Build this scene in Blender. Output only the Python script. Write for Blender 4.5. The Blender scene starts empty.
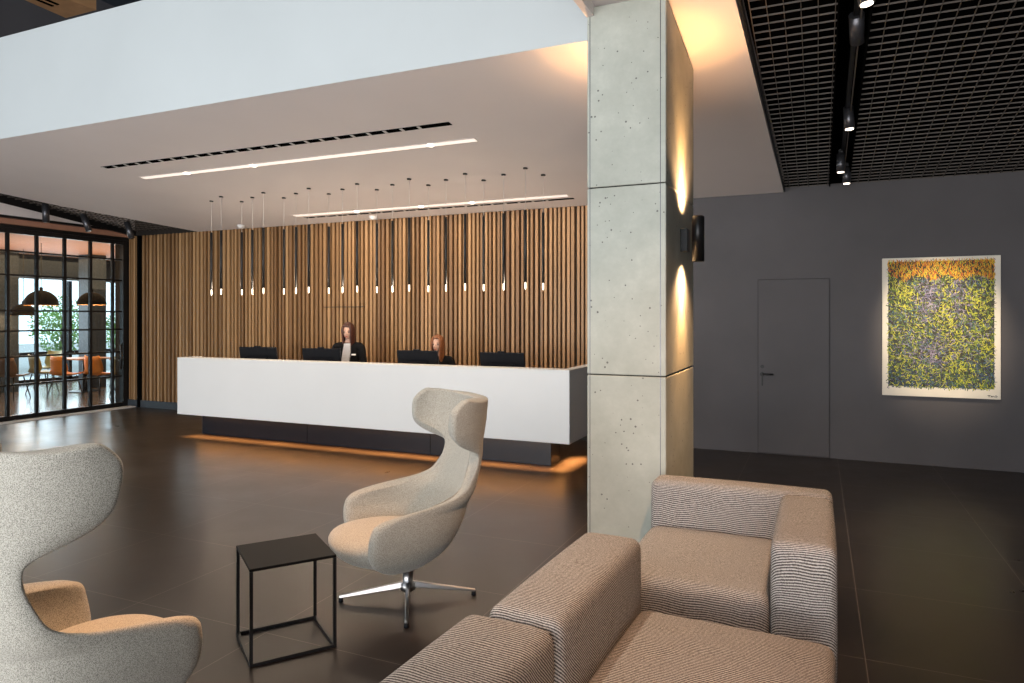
import bpy, bmesh, math, random
from mathutils import Vector, Matrix, noise
R = math.radians
C = bpy.context.scene.collection
SC = bpy.context.scene

# ------------------------------------------------------------------ camera
EYE = 1.65
cam_d = bpy.data.cameras.new('camera')
cam = bpy.data.objects.new('camera', cam_d); C.objects.link(cam)
cam.location = (0, 0, EYE); cam.rotation_euler = (R(90), 0, R(23.78))
cam_d.sensor_width = 36; cam_d.lens = 36 * 694 / 1024
cam_d.shift_y = -(341.5 - 317) / 1024
cam_d.clip_start = 0.05; cam_d.clip_end = 200
SC.camera = cam

# ------------------------------------------------------------------ world and large lights
W = bpy.data.worlds.new('world'); SC.world = W; W.use_nodes = True
bg = W.node_tree.nodes['Background']
bg.inputs['Color'].default_value = (0.80, 0.90, 1.0, 1)
bg.inputs['Strength'].default_value = 3.0
SC.view_settings.view_transform = 'Standard'
SC.view_settings.look = 'None'
SC.view_settings.gamma = 1
SC.view_settings.use_curve_mapping = False
SC.view_settings.exposure = 0.0
SC.cycles.use_denoising = True
SC.cycles.max_bounces = 8

def area(name, loc, rot, sx, sy, power, col):
    l = bpy.data.lights.new(name, 'AREA'); l.shape = 'RECTANGLE'; l.size = sx; l.size_y = sy
    l.energy = power; l.color = col
    o = bpy.data.objects.new(name, l); C.objects.link(o); o.location = loc; o.rotation_euler = rot
    return o
def spot(name, loc, target, power, col, ang, blend=.5, rad=.03):
    l = bpy.data.lights.new(name, 'SPOT'); l.energy = power; l.color = col
    l.spot_size = R(ang); l.spot_blend = blend; l.shadow_soft_size = rad
    o = bpy.data.objects.new(name, l); C.objects.link(o); o.location = loc
    d = Vector(target) - Vector(loc)
    o.rotation_euler = d.to_track_quat('-Z', 'Y').to_euler()
    return o
WARM = (1.0, .62, .32); WARMW = (1.0, .80, .60); COOL = (.80, .91, 1.0)
# daylight from the glazed front behind the photographer
area('daylight_front', (-4.5, -5.5, 3.2), (R(84), 0, 0), 13, 5.5, 820, COOL)
# added up-light that brightens the ceiling, as if bounced off paving
area('ceiling_fill', (-4.0, -5.2, .5), (R(118), 0, 0), 13, 1.6, 950, (1, .93, .88))
# daylight in the dining room
area('daylight_dining', (-17.6, 11.2, 1.9), (0, R(-90), 0), 2.4, 5, 260, COOL)
area('dining_glow', (-15, 9.5, 3.0), (0, 0, 0), 4, 5, 160, WARM)
# downlights high in the atrium over the lounge chairs and the sofa
area('dining_ceiling_fill', (-14.2, 9.5, 2.3), (R(180), 0, 0), 3, 4, 70, WARM)  # added warm up-light for the dining room ceiling, no fixture there
spot('lounge_downlight', (-2.6, 3.0, 6.6), (-2.4, 2.9, 0), 800, WARMW, 46, .7, .08)
spot('seat_downlight', (-2.35, 2.7, 6.9), (-2.38, 1.85, .45), 2300, (1, .45, .16), 11, .9, .05)
spot('seat_downlight', (-2.30, 2.7, 6.9), (-2.38, 3.30, .43), 1500, (1, .45, .16), 8, .9, .05)
spot('sofa_downlight', (0.2, 2.0, 3.85), (-.35, 3.4, .4), 360, (1, .54, .27), 75, .9, .06)

# ------------------------------------------------------------------ materials
def nt(name):
    m = bpy.data.materials.new(name); m.use_nodes = True
    return m, m.node_tree, m.node_tree.nodes['Principled BSDF']
def L(t, a, b): t.links.new(a, b)
def N(t, kind, **kw):
    n = t.nodes.new(kind)
    for k, v in kw.items(): setattr(n, k, v)
    return n
def ramp(t, stops):
    r = N(t, 'ShaderNodeValToRGB'); e = r.color_ramp.elements
    while len(e) < len(stops): e.new(.5)
    for i, (p, c) in enumerate(stops): e[i].position = p; e[i].color = (*c, 1)
    return r
def math_n(t, op, a, b=None, clamp=False):
    n = N(t, 'ShaderNodeMath', operation=op, use_clamp=clamp)
    for i, v in enumerate((a, b)):
        if v is None: continue
        if isinstance(v, (int, float)): n.inputs[i].default_value = v
        else: L(t, v, n.inputs[i])
    return n.outputs[0]
def coords(t): return N(t, 'ShaderNodeTexCoord').outputs['Object']

def flat(name, col, rough=.5, metal=0, var=.06, scale=8, spec=None):
    m, t, p = nt(name)
    n = N(t, 'ShaderNodeTexNoise'); n.inputs['Scale'].default_value = scale; n.inputs['Detail'].default_value = 4
    L(t, coords(t), n.inputs['Vector'])
    c0 = tuple(max(0, x * (1 - var)) for x in col); c1 = tuple(min(1, x * (1 + var)) for x in col)
    r = ramp(t, [(.3, c0), (.7, c1)]); L(t, n.outputs['Fac'], r.inputs['Fac'])
    L(t, r.outputs['Color'], p.inputs['Base Color'])
    p.inputs['Roughness'].default_value = rough; p.inputs['Metallic'].default_value = metal
    if spec is not None: p.inputs['Specular IOR Level'].default_value = spec
    return m
def emit(name, col, s):
    m, t, p = nt(name)
    p.inputs['Base Color'].default_value = (*col, 1)
    p.inputs['Emission Color'].default_value = (*col, 1); p.inputs['Emission Strength'].default_value = s
    return m

def floor_mat():
    m, t, p = nt('dark_tile')
    co = coords(t); s = N(t, 'ShaderNodeSeparateXYZ'); L(t, co, s.inputs[0])
    def line(v, off):
        a = math_n(t, 'ADD', v, off); a = math_n(t, 'DIVIDE', a, .95); a = math_n(t, 'FRACT', a)
        a = math_n(t, 'SUBTRACT', a, .5); a = math_n(t, 'ABSOLUTE', a); return math_n(t, 'GREATER_THAN', a, .4978)
    g = math_n(t, 'MAXIMUM', line(s.outputs['X'], 100 * .95 - .21), line(s.outputs['Y'], 100 * .95 - 2.80))
    n = N(t, 'ShaderNodeTexNoise'); n.inputs['Scale'].default_value = 1.3; n.inputs['Detail'].default_value = 9; n.inputs['Roughness'].default_value = .65
    n.inputs['Distortion'].default_value = .15
    L(t, co, n.inputs['Vector'])
    r = ramp(t, [(.32, (.012, .009, .0078)), (.55, (.022, .0168, .0145)), (.75, (.036, .029, .025))]); L(t, n.outputs['Fac'], r.inputs['Fac'])
    mx = N(t, 'ShaderNodeMixRGB'); L(t, g, mx.inputs['Fac']); L(t, r.outputs['Color'], mx.inputs['Color1']); mx.inputs['Color2'].default_value = (.11, .092, .082, 1)
    L(t, mx.outputs[0], p.inputs['Base Color'])
    rr = ramp(t, [(.3, (.27,) * 3), (.75, (.38,) * 3)]); L(t, n.outputs['Fac'], rr.inputs['Fac'])
    L(t, rr.outputs['Color'], p.inputs['Roughness']); p.inputs['Specular IOR Level'].default_value = .32
    return m
def concrete_mat():
    m, t, p = nt('cast_concrete')
    co = coords(t)
    n = N(t, 'ShaderNodeTexNoise'); n.inputs['Scale'].default_value = 3.5; n.inputs['Detail'].default_value = 10; n.inputs['Roughness'].default_value = .7
    L(t, co, n.inputs['Vector'])
    r = ramp(t, [(.3, (.37, .385, .335)), (.55, (.44, .455, .40)), (.75, (.52, .535, .47))]); L(t, n.outputs['Fac'], r.inputs['Fac'])
    v = N(t, 'ShaderNodeTexVoronoi'); v.inputs['Scale'].default_value = 22; L(t, co, v.inputs['Vector'])
    n2 = N(t, 'ShaderNodeTexNoise'); n2.inputs['Scale'].default_value = 5; L(t, co, n2.inputs['Vector'])
    a = math_n(t, 'LESS_THAN', v.outputs['Distance'], math_n(t, 'SUBTRACT', math_n(t, 'MULTIPLY', n2.outputs['Fac'], .55), .20))
    mx = N(t, 'ShaderNodeMixRGB'); L(t, a, mx.inputs['Fac']); L(t, r.outputs['Color'], mx.inputs['Color1']); mx.inputs['Color2'].default_value = (.14, .14, .13, 1)
    L(t, mx.outputs[0], p.inputs['Base Color']); p.inputs['Roughness'].default_value = .75
    b = N(t, 'ShaderNodeBump'); b.inputs['Strength'].default_value = .12; L(t, n.outputs['Fac'], b.inputs['Height']); L(t, b.outputs[0], p.inputs['Normal'])
    return m
def slat_mat():
    m, t, p = nt('oak_slat')
    g = N(t, 'ShaderNodeNewGeometry')
    mp = N(t, 'ShaderNodeMapping'); mp.inputs['Scale'].default_value = (14, 14, .9); L(t, coords(t), mp.inputs['Vector'])
    n = N(t, 'ShaderNodeTexNoise'); n.inputs['Scale'].default_value = 2; n.inputs['Detail'].default_value = 6; L(t, mp.outputs[0], n.inputs['Vector'])
    a = math_n(t, 'ADD', math_n(t, 'MULTIPLY', g.outputs['Random Per Island'], .6), math_n(t, 'MULTIPLY', n.outputs['Fac'], .4))
    r = ramp(t, [(.15, (.18, .090, .036)), (.5, (.30, .168, .073)), (.85, (.43, .25, .115))]); L(t, a, r.inputs['Fac'])
    L(t, r.outputs['Color'], p.inputs['Base Color']); p.inputs['Roughness'].default_value = .5
    return m
def fabric_mat(name, a, b, scale=400, bump=.5):
    m, t, p = nt(name); co = coords(t)
    n = N(t, 'ShaderNodeTexNoise'); n.inputs['Scale'].default_value = scale; n.inputs['Detail'].default_value = 3; L(t, co, n.inputs['Vector'])
    v = N(t, 'ShaderNodeTexVoronoi'); v.inputs['Scale'].default_value = scale * .8; L(t, co, v.inputs['Vector'])
    f = math_n(t, 'MULTIPLY', n.outputs['Fac'], math_n(t, 'ADD', v.outputs['Distance'], .55))
    r = ramp(t, [(.28, a), (.62, b)]); L(t, f, r.inputs['Fac'])
    L(t, r.outputs['Color'], p.inputs['Base Color']); p.inputs['Roughness'].default_value = .95
    p.inputs['Sheen Weight'].default_value = .25; p.inputs['Specular IOR Level'].default_value = .15
    bm_ = N(t, 'ShaderNodeBump'); bm_.inputs['Strength'].default_value = bump; bm_.inputs['Distance'].default_value = .002; L(t, f, bm_.inputs['Height']); L(t, bm_.outputs[0], p.inputs['Normal'])
    return m
def rib_mat():
    m, t, p = nt('ribbed_weave'); co = coords(t)
    s = N(t, 'ShaderNodeSeparateXYZ'); L(t, co, s.inputs[0])
    n = N(t, 'ShaderNodeTexNoise'); n.inputs['Scale'].default_value = 2.6; n.inputs['Detail'].default_value = 2; L(t, co, n.inputs['Vector'])
    u = math_n(t, 'ADD', math_n(t, 'ADD', s.outputs['Y'], s.outputs['Z']), math_n(t, 'MULTIPLY', n.outputs['Fac'], .09))
    w = math_n(t, 'SINE', math_n(t, 'MULTIPLY', u, 2 * math.pi / .0115))
    k = N(t, 'ShaderNodeTexNoise'); k.inputs['Scale'].default_value = 190; k.inputs['Detail'].default_value = 2; L(t, co, k.inputs['Vector'])
    f = math_n(t, 'ADD', math_n(t, 'MULTIPLY', w, .30), math_n(t, 'ADD', math_n(t, 'MULTIPLY', k.outputs['Fac'], .8), .1))
    r = ramp(t, [(.20, (.045, .041, .039)), (.5, (.22, .205, .195)), (.80, (.58, .555, .53))]); L(t, f, r.inputs['Fac'])
    L(t, r.outputs['Color'], p.inputs['Base Color']); p.inputs['Roughness'].default_value = .9; p.inputs['Specular IOR Level'].default_value = .2
    b = N(t, 'ShaderNodeBump'); b.inputs['Strength'].default_value = .6; b.inputs['Distance'].default_value = .003; L(t, f, b.inputs['Height']); L(t, b.outputs[0], p.inputs['Normal'])
    return m
def glass_mat():
    m = bpy.data.materials.new('clear_glass'); m.use_nodes = True; t = m.node_tree; t.nodes.clear()
    o = N(t, 'ShaderNodeOutputMaterial'); mx = N(t, 'ShaderNodeMixShader'); tr = N(t, 'ShaderNodeBsdfTransparent'); gl = N(t, 'ShaderNodeBsdfGlossy')
    tr.inputs['Color'].default_value = (.90, .95, .96, 1); gl.inputs['Roughness'].default_value = .02
    fr = N(t, 'ShaderNodeFresnel'); fr.inputs['IOR'].default_value = 1.35
    L(t, fr.outputs[0], mx.inputs[0]); L(t, tr.outputs[0], mx.inputs[1]); L(t, gl.outputs[0], mx.inputs[2]); L(t, mx.outputs[0], o.inputs[0])
    return m

M = dict(
    floor=floor_mat(), concrete=concrete_mat(), slat=slat_mat(), glass=glass_mat(), rib=rib_mat(),
    chair=fabric_mat('oatmeal_wool', (.125, .118, .10), (.47, .45, .395)),
    white=flat('white_plaster', (.76, .70, .68), .8, var=.02, scale=1.2),
    desk=flat('white_solid_surface', (.80, .79, .77), .35, var=.015, scale=1.5),
    dark_wall=flat('taupe_wall', (.090, .082, .086), .62, var=.10, scale=1.4),
    black=flat('black_metal', (.012, .012, .013), .38, .3),
    wall_gap=flat('shadow_gap', (.052, .047, .049), .8), fascia=flat('cool_white_paint', (.60, .645, .655), .8, var=.03, scale=.8),
    void=flat('black_void', (.003, .003, .003), .95, spec=0),
    grid=flat('bronze_grid', (.11, .092, .08), .5, .2),
    upper=flat('dark_navy_paint', (.010, .014, .021), .7), spot_glow=emit('spot_lens_glow', (1.0, .86, .70), 5),  # one very dark navy for the upper wall and high ceiling
    plinth=flat('dark_plinth', (.012, .014, .020), .3, spec=.3),
    backing=flat('dark_backing', (.018, .013, .010), .8),
    skirting=flat('grey_skirting', (.045, .055, .065), .5),
    chrome=flat('polished_aluminium', (.40, .40, .41), .3, 1, var=.02),
    steel=flat('dark_steel', (.10, .10, .11), .35, .7),
    tabletop=flat('black_laminate', (.007, .0065, .0065), .55, spec=.12),
    plastic=flat('black_plastic', (.007, .008, .011), .6, spec=.12),
    wood=flat('warm_wood', (.42, .22, .10), .5, var=.15, scale=5),
    dining_floor=flat('dining_floor', (.16, .13, .11), .18, var=.25, scale=3),
    terracotta=flat('terracotta_ceiling', (.40, .20, .13), .7),
    screen=flat('grey_column', (.035, .05, .07), .5, var=.4, scale=30),
    orange=flat('orange_seat', (.62, .22, .03), .45), olive=flat('olive_seat', (.22, .19, .06), .5),
    brown=flat('brown_seat', (.12, .07, .04), .5),
    leaf=flat('leaf_green', (.20, .36, .09), .6, var=.6, scale=2), bark=flat('bark', (.12, .09, .06), .9),
    dome=flat('dome_grey', (.008, .008, .009), .8, spec=.1), dome_in=flat('dome_gold', (.55, .30, .12), .4),
    skin=flat('skin', (.56, .34, .25), .5, var=.05, scale=20), hair1=flat('auburn_hair', (.055, .016, .010), .45, var=.4, scale=60),
    hair2=flat('copper_hair', (.20, .07, .025), .45, var=.4, scale=60), suit=flat('black_suit', (.006, .006, .007), .9, spec=.2),
    blouse=flat('pale_blouse', (.52, .51, .52), .8), lips=flat('lips', (.32, .06, .05), .4), eye=flat('eye_dark', (.03, .02, .02), .3),
    badge=flat('white_badge', (.85, .85, .85), .5), canvas=flat('cream_canvas', (.90, .83, .71), .8, var=.03),
    diffuser=flat('vent_white', (.6, .58, .56), .6),
    led_warm=emit('led_orange', (1.0, .42, .12), 18), glow=emit('lamp_glow', (1.0, .86, .66), 14),
    glow_strip=emit('slot_glow', (1.0, .88, .78), .8), bulb=emit('bulb_glow', (1.0, .86, .66), 4.5), )

# ------------------------------------------------------------------ mesh helpers
class MB:
    def __init__(s): s.bm = bmesh.new()
    def box(s, x0, x1, y0, y1, z0, z1, mat=None, mi=0):
        vs = [s.bm.verts.new(p) for p in ((x0, y0, z0), (x1, y0, z0), (x1, y1, z0), (x0, y1, z0), (x0, y0, z1), (x1, y0, z1), (x1, y1, z1), (x0, y1, z1))]
        if mat is not None:
            for v in vs: v.co = mat @ v.co
        for f in ((3, 2, 1, 0), (4, 5, 6, 7), (0, 1, 5, 4), (1, 2, 6, 5), (2, 3, 7, 6), (3, 0, 4, 7)):
            s.bm.faces.new([vs[i] for i in f]).material_index = mi
        return s
    def hexa(s, p):
        vs = [s.bm.verts.new(q) for q in p]
        for f in ((3, 2, 1, 0), (4, 5, 6, 7), (0, 1, 5, 4), (1, 2, 6, 5), (2, 3, 7, 6), (3, 0, 4, 7)): s.bm.faces.new([vs[i] for i in f])
        return s
    def tube(s, p, q, r0, r1=None, n=14, cap=True):
        p, q = Vector(p), Vector(q); r1 = r0 if r1 is None else r1
        d = (q - p).normalized(); a = d.orthogonal().normalized(); b = d.cross(a)
        A, B = [], []
        for i in range(n):
            w = 2 * math.pi * i / n; e = a * math.cos(w) + b * math.sin(w)
            A.append(s.bm.verts.new(p + e * r0)); B.append(s.bm.verts.new(q + e * r1))
        for i in range(n): s.bm.faces.new((A[i], A[(i + 1) % n], B[(i + 1) % n], B[i])).smooth = True
        if cap: s.bm.faces.new(A[::-1]); s.bm.faces.new(B)
        return s
    def lathe(s, prof, n=28, c=(0, 0, 0)):
        rings = []
        for r, z in prof:
            if r < 1e-5: rings.append([s.bm.verts.new((c[0], c[1], c[2] + z))])
            else: rings.append([s.bm.verts.new((c[0] + r * math.cos(2 * math.pi * i / n), c[1] + r * math.sin(2 * math.pi * i / n), c[2] + z)) for i in range(n)])
        for A, B in zip(rings, rings[1:]):
            for i in range(n):
                j = (i + 1) % n
                if len(A) == 1 and len(B) == 1: continue
                if len(A) == 1: f = (A[0], B[j], B[i])
                elif len(B) == 1: f = (A[i], A[j], B[0])
                else: f = (A[i], A[j], B[j], B[i])
                s.bm.faces.new(f).smooth = True
        return s
    def rbox(s, x0, x1, y0, y1, z0, z1, r, n=10, puff=0, bow=0):
        """rounded box: a subdivided box whose corners are rolled to radius r"""
        lo = Vector((x0 + r, y0 + r, z0 + r)); hi = Vector((x1 - r, y1 - r, z1 - r)); mid = (Vector((x0, y0, z0)) + Vector((x1, y1, z1))) / 2; half = (Vector((x1, y1, z1)) - Vector((x0, y0, z0))) / 2
        def axis(h):
            k = [-h, -h + r * .15, -h + r * .35, -h + r * .6, -h + r]
            inner = [-h + r + (2 * h - 2 * r) * i / n for i in range(1, n)]
            return k + inner + [-v for v in reversed(k)]
        ax = [axis(h) for h in half]; cache = {}
        def vert(p):
            key = tuple(round(c, 5) for c in p)
            if key in cache: return cache[key]
            w = Vector(p) + mid
            q = Vector(min(max(w[i], lo[i]), hi[i]) for i in range(3)); d = w - q
            if d.length > 1e-7: w = q + d.normalized() * r
            t = [max(0, 1 - ((w[i] - mid[i]) / half[i]) ** 2) for i in range(3)]
            if puff: w.z += puff * (t[0] * t[1]) ** .6 * (1 if w.z > mid.z else 0) * min(1, (w.z - mid.z) / half.z)
            if bow: w.y += math.copysign(bow, w.y - mid.y) * (t[0] * t[2]) ** .7 * abs((w.y - mid.y) / half.y); w.x += math.copysign(bow, w.x - mid.x) * (t[1] * t[2]) ** .7 * abs((w.x - mid.x) / half.x)
            cache[key] = s.bm.verts.new(w); return cache[key]
        for a in range(3):
            b, c = (a + 1) % 3, (a + 2) % 3
            for sg in (-1, 1):
                for i in range(len(ax[b]) - 1):
                    for j in range(len(ax[c]) - 1):
                        q = []
                        for (m_, k_) in ((i, j), (i + 1, j), (i + 1, j + 1), (i, j + 1)):
                            p = [0, 0, 0]; p[a] = sg * half[a]; p[b] = ax[b][m_]; p[c] = ax[c][k_]; q.append(vert(p))
                        if sg < 0: q.reverse()
                        try: s.bm.faces.new(q).smooth = True
                        except ValueError: pass
        return s
    def build(s, name, mats, parent=None, loc=None):
        me = bpy.data.meshes.new(name)
        bmesh.ops.recalc_face_normals(s.bm, faces=s.bm.faces[:])
        s.bm.to_mesh(me); s.bm.free()
        for m in (mats if isinstance(mats, (list, tuple)) else [mats]): me.materials.append(m)
        o = bpy.data.objects.new(name, me); C.objects.link(o)
        if parent: o.parent = parent
        if loc: o.location = loc
        return o
def bev(o, w=.006, seg=2):
    b = o.modifiers.new('bevel', 'BEVEL'); b.width = w; b.segments = seg; b.limit_method = 'ANGLE'; return o
def tag(o, label, cat, group=None, kind=None):
    o['label'] = label; o['category'] = cat
    if group: o['group'] = group
    if kind: o['kind'] = kind
    return o
def thing(name, label, cat, loc=(0, 0, 0), rz=0, group=None):
    o = bpy.data.objects.new(name, None); C.objects.link(o); o.location = loc; o.rotation_euler = (0, 0, rz); o.empty_display_size = .1
    return tag(o, label, cat, group)
def struct(o, label, cat): return tag(o, label, cat, None, 'structure')
def kids(o): return [c for c in bpy.data.objects if c.parent == o]
def copy_tree(o, parent=None):
    c = o.copy(); C.objects.link(c)
    if parent: c.parent = parent
    for ch in kids(o): copy_tree(ch, c)
    return c

# ceiling plane: falls gently towards the back wall
YW = 8.92
def zc(y): return 3.139 + .13 * (YW - y)
TILT = -math.atan(.13)
ORD = 'first second third fourth fifth sixth seventh eighth ninth tenth eleventh twelfth thirteenth fourteenth fifteenth sixteenth seventeenth eighteenth nineteenth twentieth twenty-first'.split()

# ================================================================== SETTING
struct(MB().box(-12.1, 5.5, -6, 9.2, -.1, 0).build('floor', M['floor']), 'dark brown stone tile floor of the lobby', 'floor')

# white ceiling as a wedge following the plane; left edge skewed, right edge near the grid, extension towards the camera beside the column
b = MB()
def slab(pts, th=.35):
    lowr = [(x, y, zc(y)) for x, y in pts]; n = len(pts)
    bv = [b.bm.verts.new(p) for p in lowr]; tv = [b.bm.verts.new((p[0], p[1], p[2] + th)) for p in lowr]
    b.bm.faces.new(bv[::-1]); b.bm.faces.new(tv)
    for i in range(n): b.bm.faces.new((bv[i], bv[(i + 1) % n], tv[(i + 1) % n], tv[i]))
slab([(-11.5, 4.86), (-1.41, 4.86), (-1.41, -4), (-.62, -4), (-.485, 4.67), (-.373, 8.9), (-9.93, 8.9), (-10.81, 7.06)])
struct(b.build('ceiling', M['white']), 'white plaster ceiling over the reception area', 'ceiling')
# balcony front above it
struct(MB().box(-16, -1.41, 4.856, 5.1, 3.667, 4.815).build('wall_balcony', M['fascia']), 'smooth white balcony front above the reception', 'wall')
struct(MB().box(-1.41, -1.36, -4, 4.86, zc(4.86) - .02, 4.815).build('trim_1', M['white']), 'white return of the balcony front beside the column', 'trim')
# upper storey behind the balcony front
struct(MB().box(-18.2, 5.5, 10.5, 10.7, 3.3, 7.6).build('wall_upper', M['upper']), 'dark upper storey wall above the balcony', 'wall')
u = thing('ceiling_soffit', 'wood panelled soffit with dark slots above the balcony edge', 'soffit', (-10.1, 6.6, 6.2))
MB().hexa([(-.25, -1.2, 0), (-.37, .33, 0), (.31, .33, 0), (.1, -1.2, 0), (-.25, -1.2, .3), (-.37, .33, .3), (.31, .33, .3), (.1, -1.2, .3)]).build('soffit_panel', M['wood'], u)
sl = MB()
for k in range(2): MB().box(-.16 + k * .12, -.11 + k * .12, -.6, -.02, -.01, .02).build('slot', M['void'], u)
u['kind'] = 'structure'
struct(MB().box(-12.3, 5.5, -6.7, -6.5, 0, 7.6).build('wall_light_block', M['void']), 'unseen dark wall behind the viewer, added to shut out sky light', 'wall')  # unseen, added so the bright sky does not light the lobby from behind
struct(MB().box(-12.3, -12.1, -6.5, 3.0, 0, 7.6).build('wall_light_block_left', M['dark_wall']), 'unseen taupe grey left wall, added to shut out sky light', 'wall')  # out of view, added to keep sky light from entering at the left
struct(MB().box(-12.32, -12.12, 3.0, 10.7, 3.26, 7.6).build('wall_left_upper', M['dark_wall']), 'taupe grey wall above the glass partition', 'wall')
struct(MB().box(-20, -12.1, -.2, 0, 0, 3.3).build('wall_dining_front', M['screen']), 'dark front wall of the dining room', 'wall')
struct(MB().box(5.3, 5.5, -6.5, 11, 4.6, 7.6).build('wall_right_upper', M['dark_wall']), 'taupe grey upper side wall', 'wall')
struct(MB().box(-18.2, 5.5, -6.7, 12, 7.5, 7.7).build('ceiling_atrium', M['upper']), 'dark high ceiling over the lounge', 'ceiling')

# dark side of the back wall with hidden door
struct(MB().box(-2.3, 5.5, YW, 9.15, 0, 3.205).build('wall_back', M['dark_wall']), 'plain taupe grey back wall on the right', 'wall')
struct(MB().box(5.3, 5.5, -6, YW, 0, 4.6).build('wall_right', M['dark_wall']), 'taupe grey side wall', 'wall')
d = thing('door_1', 'flush taupe door hidden in the back wall', 'door', (-.27, YW, 0)); d['kind'] = 'structure'
bev(MB().box(-.392, .392, -.012, .004, .012, 2.1).build('door_leaf', M['dark_wall'], d), .003)
MB().box(-.397, -.393, -.0125, .003, 0, 2.105).box(.393, .397, -.0125, .003, 0, 2.105).box(-.397, .397, -.0125, .003, 2.101, 2.104).box(-.40, .40, -.0125, 0, 0, .011).build('door_gap_strips', M['wall_gap'], d)  # dark strips drawn for the shade in the gap round the door
h = MB().tube((-.345, -.012, .96), (-.345, -.06, .96), .012).build('door_handle', M['black'], d)
MB().tube((-.345, -.055, .96), (-.215, -.055, .96), .010).build('lever', M['black'], h)
MB().tube((-.345, -.012, .96), (-.345, -.022, .96), .027).tube((-.345, -.012, 1.05), (-.345, -.022, 1.05), .022).box(-.352, -.338, -.02, -.012, .82, .96).build('escutcheon', M['black'], h)

# slat wall
w = struct(MB().box(-12.1, -2.3, YW + .02, 9.15, 0, 3.5).build('wall_slats', M['backing']), 'vertical oak slat wall behind the reception desk', 'wall')
rnd = random.Random(4)
b = MB(); x = -11.66
while x < -2.32:
    fr = (x + 11.7) / 9.4
    wd = (.050 - .016 * fr) * rnd.uniform(.8, 1.2); gp = (.047 - .018 * fr) * rnd.uniform(.7, 1.25)
    if x < -11.40: wd *= .75; gp *= .75
    if -11.41 < x < -11.33: x += .04; continue
    dp = rnd.uniform(.024, .032) + .018 * fr; y1 = YW + .02
    if x < -7.19 + .0 or x > -6.42: b.box(x, x + wd, YW - dp, y1, .13, 3.14)
    else: b.box(x, x + wd, YW - dp, y1, .13, 1.80); b.box(x, x + wd, YW - dp, y1, 1.815, 3.14)
    x += wd + gp
b.build('slat', M['slat'], w)
MB().box(-11.41, -11.36, YW - .06, YW + .02, .0, 3.14).build('post', M['void'], w)
struct(MB().box(-11.75, -2.3, YW - .03, YW + .019, 0, .125).build('baseboard_back', M['skirting']), 'dark grey skirting under the slat wall', 'skirting')

# concrete column: three cast lifts with open joints and chamfered edge strips
cx0, cx1, cy0, cy1 = -1.407, -.883, 4.433, 5.50
col = MB().box(cx0 + .012, cx1 - .012, cy0 + .012, cy1 - .012, 0, 3.61).build('column', M['void'])
struct(col, 'tall rectangular cast concrete column in three lifts', 'column')
for z0, z1 in ((.02, 1.266), (1.272, 2.504), (2.510, None)):
    za, zb = (z1, z1) if z1 else (zc(cy0) - .012, zc(cy1) - .012)
    o = bev(MB().hexa([(cx0, cy0, z0), (cx1, cy0, z0), (cx1, cy1, z0), (cx0, cy1, z0), (cx0, cy0, za), (cx1, cy0, za), (cx1, cy1, zb), (cx0, cy1, zb)]).build('concrete_panel', M['concrete'], col), .008, 2)
    for gx in (cx1 - .038, cx0 + .018): MB().box(gx, gx + .005, cy0 - .001, cy0 + .004, z0, za).build('groove', M['steel'], o)

# sconces on both faces of the column: light shot up and down along the concrete
def sconce(side, label):
    sx = cx1 if side > 0 else cx0
    t = thing('wall_sconce', label, 'lamp', (sx, 4.98, 2.20), 0 if side > 0 else math.pi, 'column sconces')
    bev(MB().box(0, .05, -.05, .05, -.09, .07).build('bracket', M['black'], t), .004)
    MB().lathe([(.034, -.15), (.043, -.16), (.043, .15), (.034, .16), (.034, .15), (0, .15)], 28, (.115, 0, 0)).lathe([(.034, -.15), (0, -.15)], 28, (.115, 0, 0)).build('shade', M['black'], t)
    for sz in (.152, -.152): MB().lathe([(.031, sz), (0, sz * 1.006)], 20, (.115, 0, 0)).build('lens', M['glow'], t)
    X = sx + side * .115
    for sg in (1, -1):
        spot('sconce_beam', (X, 4.98, 2.20 + sg * .19), (X - side * .16, 4.98, 2.20 + sg * 1.5), 46, (1, .50, .17), 58, .5, .02)
        spot('sconce_spill', (X, 4.98, 2.20 + sg * .19), (X - side * .6, 4.98, 2.20 + sg * 1.5), 48, (1, .56, .28), 130, .9, .03)
        spot('sconce_throw', (X - side * .03, 4.98, 2.20 + sg * .19), (X - side * .17, 4.98, 2.20 + sg * 1.5), 55, (1, .48, .16), 36, .6, .015)
sconce(1, 'black cylinder sconce on the side of the column facing the door')
sconce(-1, 'black cylinder sconce on the side of the column facing the desk')

# open cell ceiling grid on the right with a track slot
def grid_panel(name, label, x0, x1, y0, y1, step, skip=None, dz=.05):
    r = thing(name, label, 'ceiling grid'); r['kind'] = 'structure'
    b = MB(); h = .011; t = .005
    n = int((x1 - x0) / step)
    for i in range(n + 1):
        x = x0 + i * step
        if skip and skip[0] < x < skip[1]: continue
        b.hexa([(x, y0, zc(y0) + dz), (x + t, y0, zc(y0) + dz), (x + t, y1, zc(y1) + dz), (x, y1, zc(y1) + dz), (x, y0, zc(y0) + dz + h), (x + t, y0, zc(y0) + dz + h), (x + t, y1, zc(y1) + dz + h), (x, y1, zc(y1) + dz + h)])
    n = int((y1 - y0) / step)
    for i in range(n + 1):
        y = y0 + i * step; z = zc(y) + dz
        for a, c in (((x0, skip[0]), (skip[1], x1)) if skip else ((x0, x1),)): b.box(a, c, y, y + t, z, z + h)
    b.build('grid_lattice', M['grid'], r)
    return r
grid_panel('ceiling_grid', 'dark open cell metal grid ceiling on the right', -.42, 5.2, 2.6, 8.90, .105, (.12, .33))
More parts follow.
